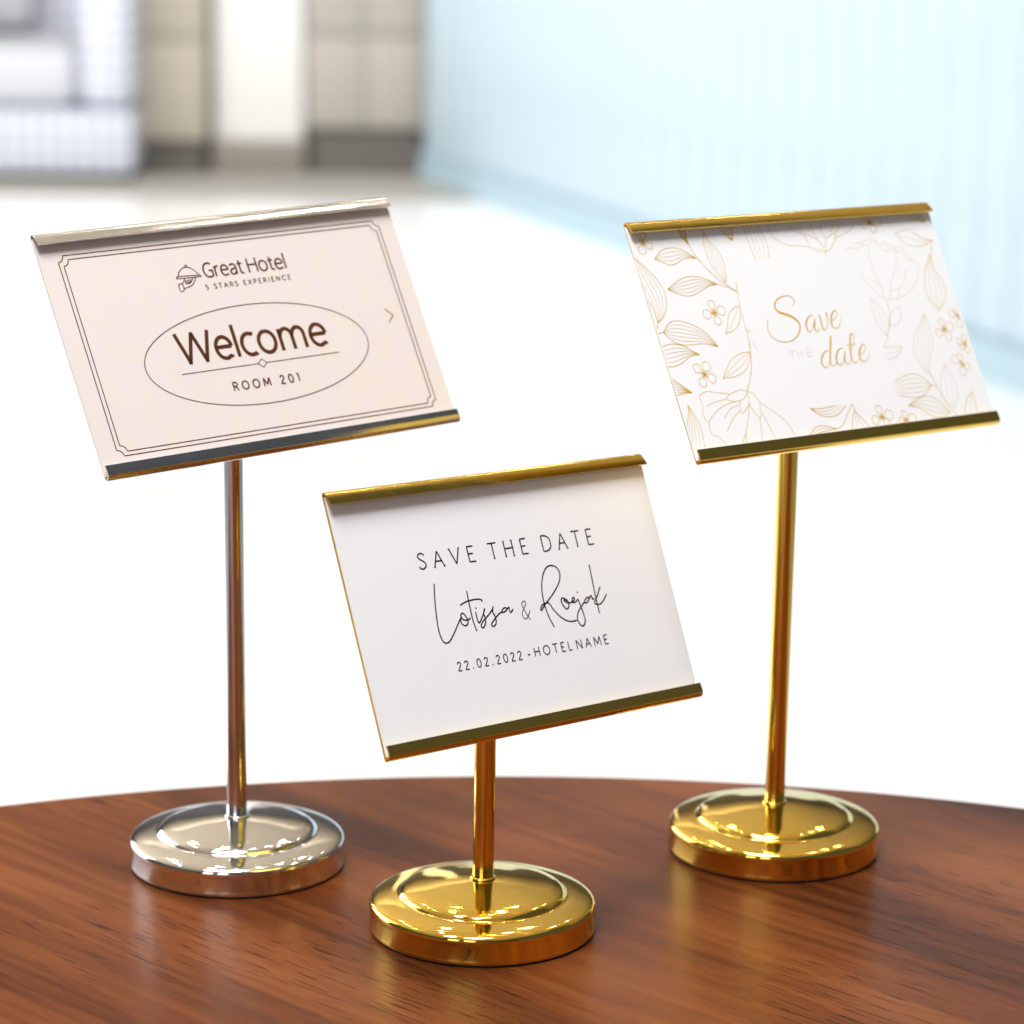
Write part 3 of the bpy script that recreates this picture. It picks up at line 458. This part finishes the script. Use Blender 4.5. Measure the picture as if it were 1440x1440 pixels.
def caps(name, body, x0, x1, yb, cap, m, card, gap, wd, serif=True):
    ws = [GL[c][0] for c in body]; tot = sum(ws) + gap * (len(body) - 1); sx = (x1 - x0) / tot; x = 0; lines = []
    for c, wc in zip(body, ws):
        for s in GL[c][1]:
            q = [(x0 + (x + a) * sx, yb + b * cap) for a, b in s]
            lines.append(q)
            if serif and len(s) == 2 and c in 'AVTHNMEDL':
                for (a, b), (a2, b2) in ((s[0], s[1]), (s[1], s[0])):
                    if abs(s[0][0] - s[1][0]) < .45 and abs(s[0][1] - s[1][1]) > .5 and abs(b - .5) > .45 and c not in 'ED':
                        if c == 'T' and b > .5 or c in 'AV' and (b > .5) == (c == 'A'): continue
                        lines.append([(x0 + (x + a - .055) * sx, yb + b * cap), (x0 + (x + a + .055) * sx, yb + b * cap)])
        x += wc + gap
    return strokes(name, lines, wd, m, card, 4)

# humanist sans letters as even pen strokes (unit cap height, x-height 0.72)
def bowl(cx, rx, a0, a1, n=13): return arc(cx, .36, rx, .38, a0, a1, n)
SG = {
 'W': (1.28, [[(.0, 1.04), (.33, -.04)], [(.30, -.04), (.65, 1.02)], [(.63, 1.02), (.98, -.04)], [(.95, -.04), (1.28, 1.04)]]),
 'e': (.70, [[(.05, .39), (.66, .39), ], arc(.36, .36, .305, .37, 5, 302, 15) + [(.60, .06), (.63, .085)]]),
 'l': (.13, [[(.065, -.02), (.065, 1.10)]]),
 'c': (.58, [[(.57, .68), (.52, .71)] + arc(.37, .36, .31, .37, 68, 292, 13) + [(.52, .01), (.57, .045)]]),
 'o': (.76, [arc(.38, .36, .325, .37, 90, 450, 21)]),
 'm': (1.14, [[(.07, -.02), (.07, .74)], [(.07, .46), (.14, .62), (.27, .72), (.42, .70), (.53, .58), (.55, .42), (.55, -.02)], [(.55, .46), (.63, .63), (.76, .72), (.91, .70), (1.01, .58), (1.03, .42), (1.03, -.02)]]),
 'G': (.86, [[(.76, .90), (.66, .97), (.53, 1.0), (.36, .97), (.18, .85), (.08, .66), (.06, .48), (.10, .27), (.22, .10), (.40, .01), (.56, .0), (.70, .04), (.80, .10)], [(.79, .07), (.79, .47)], [(.84, .46), (.50, .46)]]),
 'r': (.42, [[(.07, -.02), (.07, .74)], [(.07, .44), (.14, .62), (.26, .71), (.40, .72)]]),
 'a': (.62, [[(.06, .64), (.18, .71), (.32, .73), (.46, .68), (.53, .55), (.54, .40), (.54, -.02)], [(.54, .42), (.36, .40), (.18, .35), (.08, .24), (.09, .09), (.20, .0), (.34, .01), (.47, .10), (.54, .24)]]),
 't': (.42, [[(.18, .94), (.18, .20), (.22, .06), (.31, .0), (.42, .03)], [(.0, .70), (.41, .70)]]),
 'H': (.84, [[(.07, -.02), (.07, 1.02)], [(.77, -.02), (.77, 1.02)], [(.07, .54), (.77, .54)]]),
}
def sans(name, body, x0, x1, yb, cap, m, card, gap, wd):
    ws = [SG[c][0] for c in body]; tot = sum(ws) + gap * (len(body) - 1); sx = (x1 - x0) / tot; x = 0; lines = []
    for c, wc in zip(body, ws):
        for s in SG[c][1]:
            q = [(x0 + (x + a) * sx, yb + b * cap) for a, b in s]
            lines.append(q)
        x += wc + gap
    return strokes(name, lines, wd, m, card, 4)

# --- Welcome card
r_, mw = make_stand('silver')
card = make_card(mw, M['paper_pink'], 'blush card reading Welcome Room 201 in brown with double border')
ink = M['brown_ink']
def notched(hw, hh, k):
    """concave quarter circles, one per corner"""
    return [[(sx * (hw - k * math.sin(math.radians(15 * i))), sy * (hh - k * math.cos(math.radians(15 * i)))) for i in range(7)] for sx, sy in ((1, 1), (-1, 1), (-1, -1), (1, -1))]
def border(hw, hh, k, x0, y0):
    out = []
    cor = notched(hw, hh, k)      # concave quarter circles at the corners
    for q in cor: out.append([(x0 + a, y0 + b) for a, b in q])
    out += [[(x0 - hw + k, y0 + hh), (x0 + hw - k, y0 + hh)], [(x0 - hw + k, y0 - hh), (x0 + hw - k, y0 - hh)], [(x0 - hw, y0 - hh + k), (x0 - hw, y0 + hh - k)], [(x0 + hw, y0 - hh + k), (x0 + hw, y0 + hh - k)]]
    return out
strokes('border', border(68.7, 37.1, 2.3, .35, -.45), .40, ink, card)
strokes('border', border(67.0, 35.55, 2.3, .35, -.5), .40, ink, card)
strokes('oval', [arc(.2, -8.15, 47.7, 18.75, 0, 360, 97)], .38, ink, card, 1)
sans('lettering', 'Welcome', -32.1, 30.9, -8.1, 10.9, ink, card, .10, 1.5)
sans('lettering', 'Great', -12.2, 4.7, 22.55, 5.3, ink, card, .10, .72)
sans('lettering', 'Hotel', 6.7, 23.3, 22.5, 5.3, ink, card, .10, .72)
caps('lettering', '5 STARS EXPERIENCE', -13.2, 23.5, 18.0, 1.75, ink, card, .36, .36, False)
caps('lettering', 'ROOM 201', -14.9, 13.8, -20.5, 3.05, ink, card, .42, .60, False)
strokes('rule', [[(-33.9, -11.83), (-1.6, -11.85)], [(2.1, -11.86), (33.9, -11.86)], [(.25, -10.25), (2.1, -11.86)], [(2.1, -11.86), (.25, -13.45)], [(.25, -13.45), (-1.6, -11.85)], [(-1.6, -11.85), (.25, -10.25)]], .36, ink, card)
strokes('arrow_mark', [[(59.6, 2.1), (62.5, -.8)], [(62.5, -.8), (59.6, -3.35)]], .38, ink, card)
strokes('cloche_emblem', LOGO, .40, ink, card, 3)

# --- plain white card
r_, mw = make_stand('front')
card = make_card(mw, M['paper_white'], 'plain white card with black handwritten names and SAVE THE DATE', .0003)
ink = M['black_ink']
caps('lettering', 'SAVE', -42.0, -15.6, 15.45, 5.35, ink, card, .42, .56)
caps('lettering', 'THE', -9.1, 9.5, 15.4, 5.35, ink, card, .42, .56)
caps('lettering', 'DATE', 16.2, 42.0, 15.25, 5.5, ink, card, .42, .56)
strokes('signature', NAMES, .55, ink, card, 6)
strokes('ampersand', [AMPERSAND], .36, ink, card, 6)
caps('lettering', '22.02.2022', -35.7, -5.3, -20.45, 2.9, ink, card, .36, 0.45, False)
caps('lettering', '-', -2.7, -1.3, -20.3, 2.9, ink, card, .36, 0.45, False)
caps('lettering', 'HOTEL', .55, 19.1, -20.3, 3.1, ink, card, .34, 0.45, False)
caps('lettering', 'NAME', 21.1, 37.1, -20.4, 3.15, ink, card, .34, 0.45, False)

# --- floral card
r_, mw = make_stand('floral')
card = make_card(mw, M['paper_floral'], 'white card bordered with gold line-drawn leaves reading Save the date')
INK = {'gold': M['gold_ink'], 'mid': M['half_glare_ink'], 'pale': M['glare_ink']}
def lerp_path(a, b, t, n=14):
    def res(p):
        q = smooth_path(p, 8); ls = [0]
        for i in range(1, len(q)): ls.append(ls[-1] + math.dist(q[i], q[i - 1]))
        out = []
        for k in range(n):
            s = ls[-1] * k / (n - 1); i = 0
            while i < len(ls) - 2 and ls[i + 1] < s: i += 1
            f = (s - ls[i]) / max(1e-9, ls[i + 1] - ls[i]); out.append(tuple(x + (y - x) * f for x, y in zip(q[i], q[i + 1])))
        return out
    return [tuple(x * (1 - t) + y * t for x, y in zip(p, q)) for p, q in zip(res(a), res(b))]
LW = .27
for it in FLORAL:
    kind, c = it[0], it[1]
    if kind == 'leaf':
        _, _, nv, a, b = it
        o = strokes('printed_leaf', [a, b], LW * 1.05, INK[c], card, 5)
        if nv:
            vein = [lerp_path(a, b, (k + 1) / (nv + 1)) for k in range(nv)]
            strokes('leaf_vein', vein, LW * .7, INK[c if c != 'gold' else 'gold'], o, 2, True)
    elif kind == 'sprig': strokes('printed_stem', [it[2]], LW, INK[c], card, 5)
    elif kind == 'flower': strokes('printed_flower', it[2], LW, INK[c], card, 5)
    else:
        cx, cy = it[2]; pet = []; rays = []
        for tx, ty in it[3]:
            dx, dy = tx - cx, ty - cy; l = math.hypot(dx, dy); nx, ny = -dy / l, dx / l; hw = l * .34
            pet.append([(cx, cy)] + [(cx + dx * s + nx * hw * k, cy + dy * s + ny * hw * k) for s, k in ((.35, .55), (.65, 1.0), (.9, .75), (1.0, 0), (.9, -.75), (.65, -1.0), (.35, -.55))] + [(cx, cy)])
            rays.append([(cx - dx * .05, cy - dy * .05), (cx + dx * .38, cy + dy * .38)])
        o = strokes('printed_blossom', pet, LW * .9, INK[c], card, 4)
        strokes('stamens', rays, .34, M['gold_ink'], o, 3, z=Z0 + .00002)
strokes('foil_lettering', FOIL['SAVE'], .4, M['gold_ink'], card, 6, z=Z0 + .00002)
strokes('foil_lettering', FOIL['DATE'], .4, M['gold_ink'], card, 6, z=Z0 + .00002)
strokes('lettering', FOIL['THE'], .4, M['ghost_ink'], card, 6)
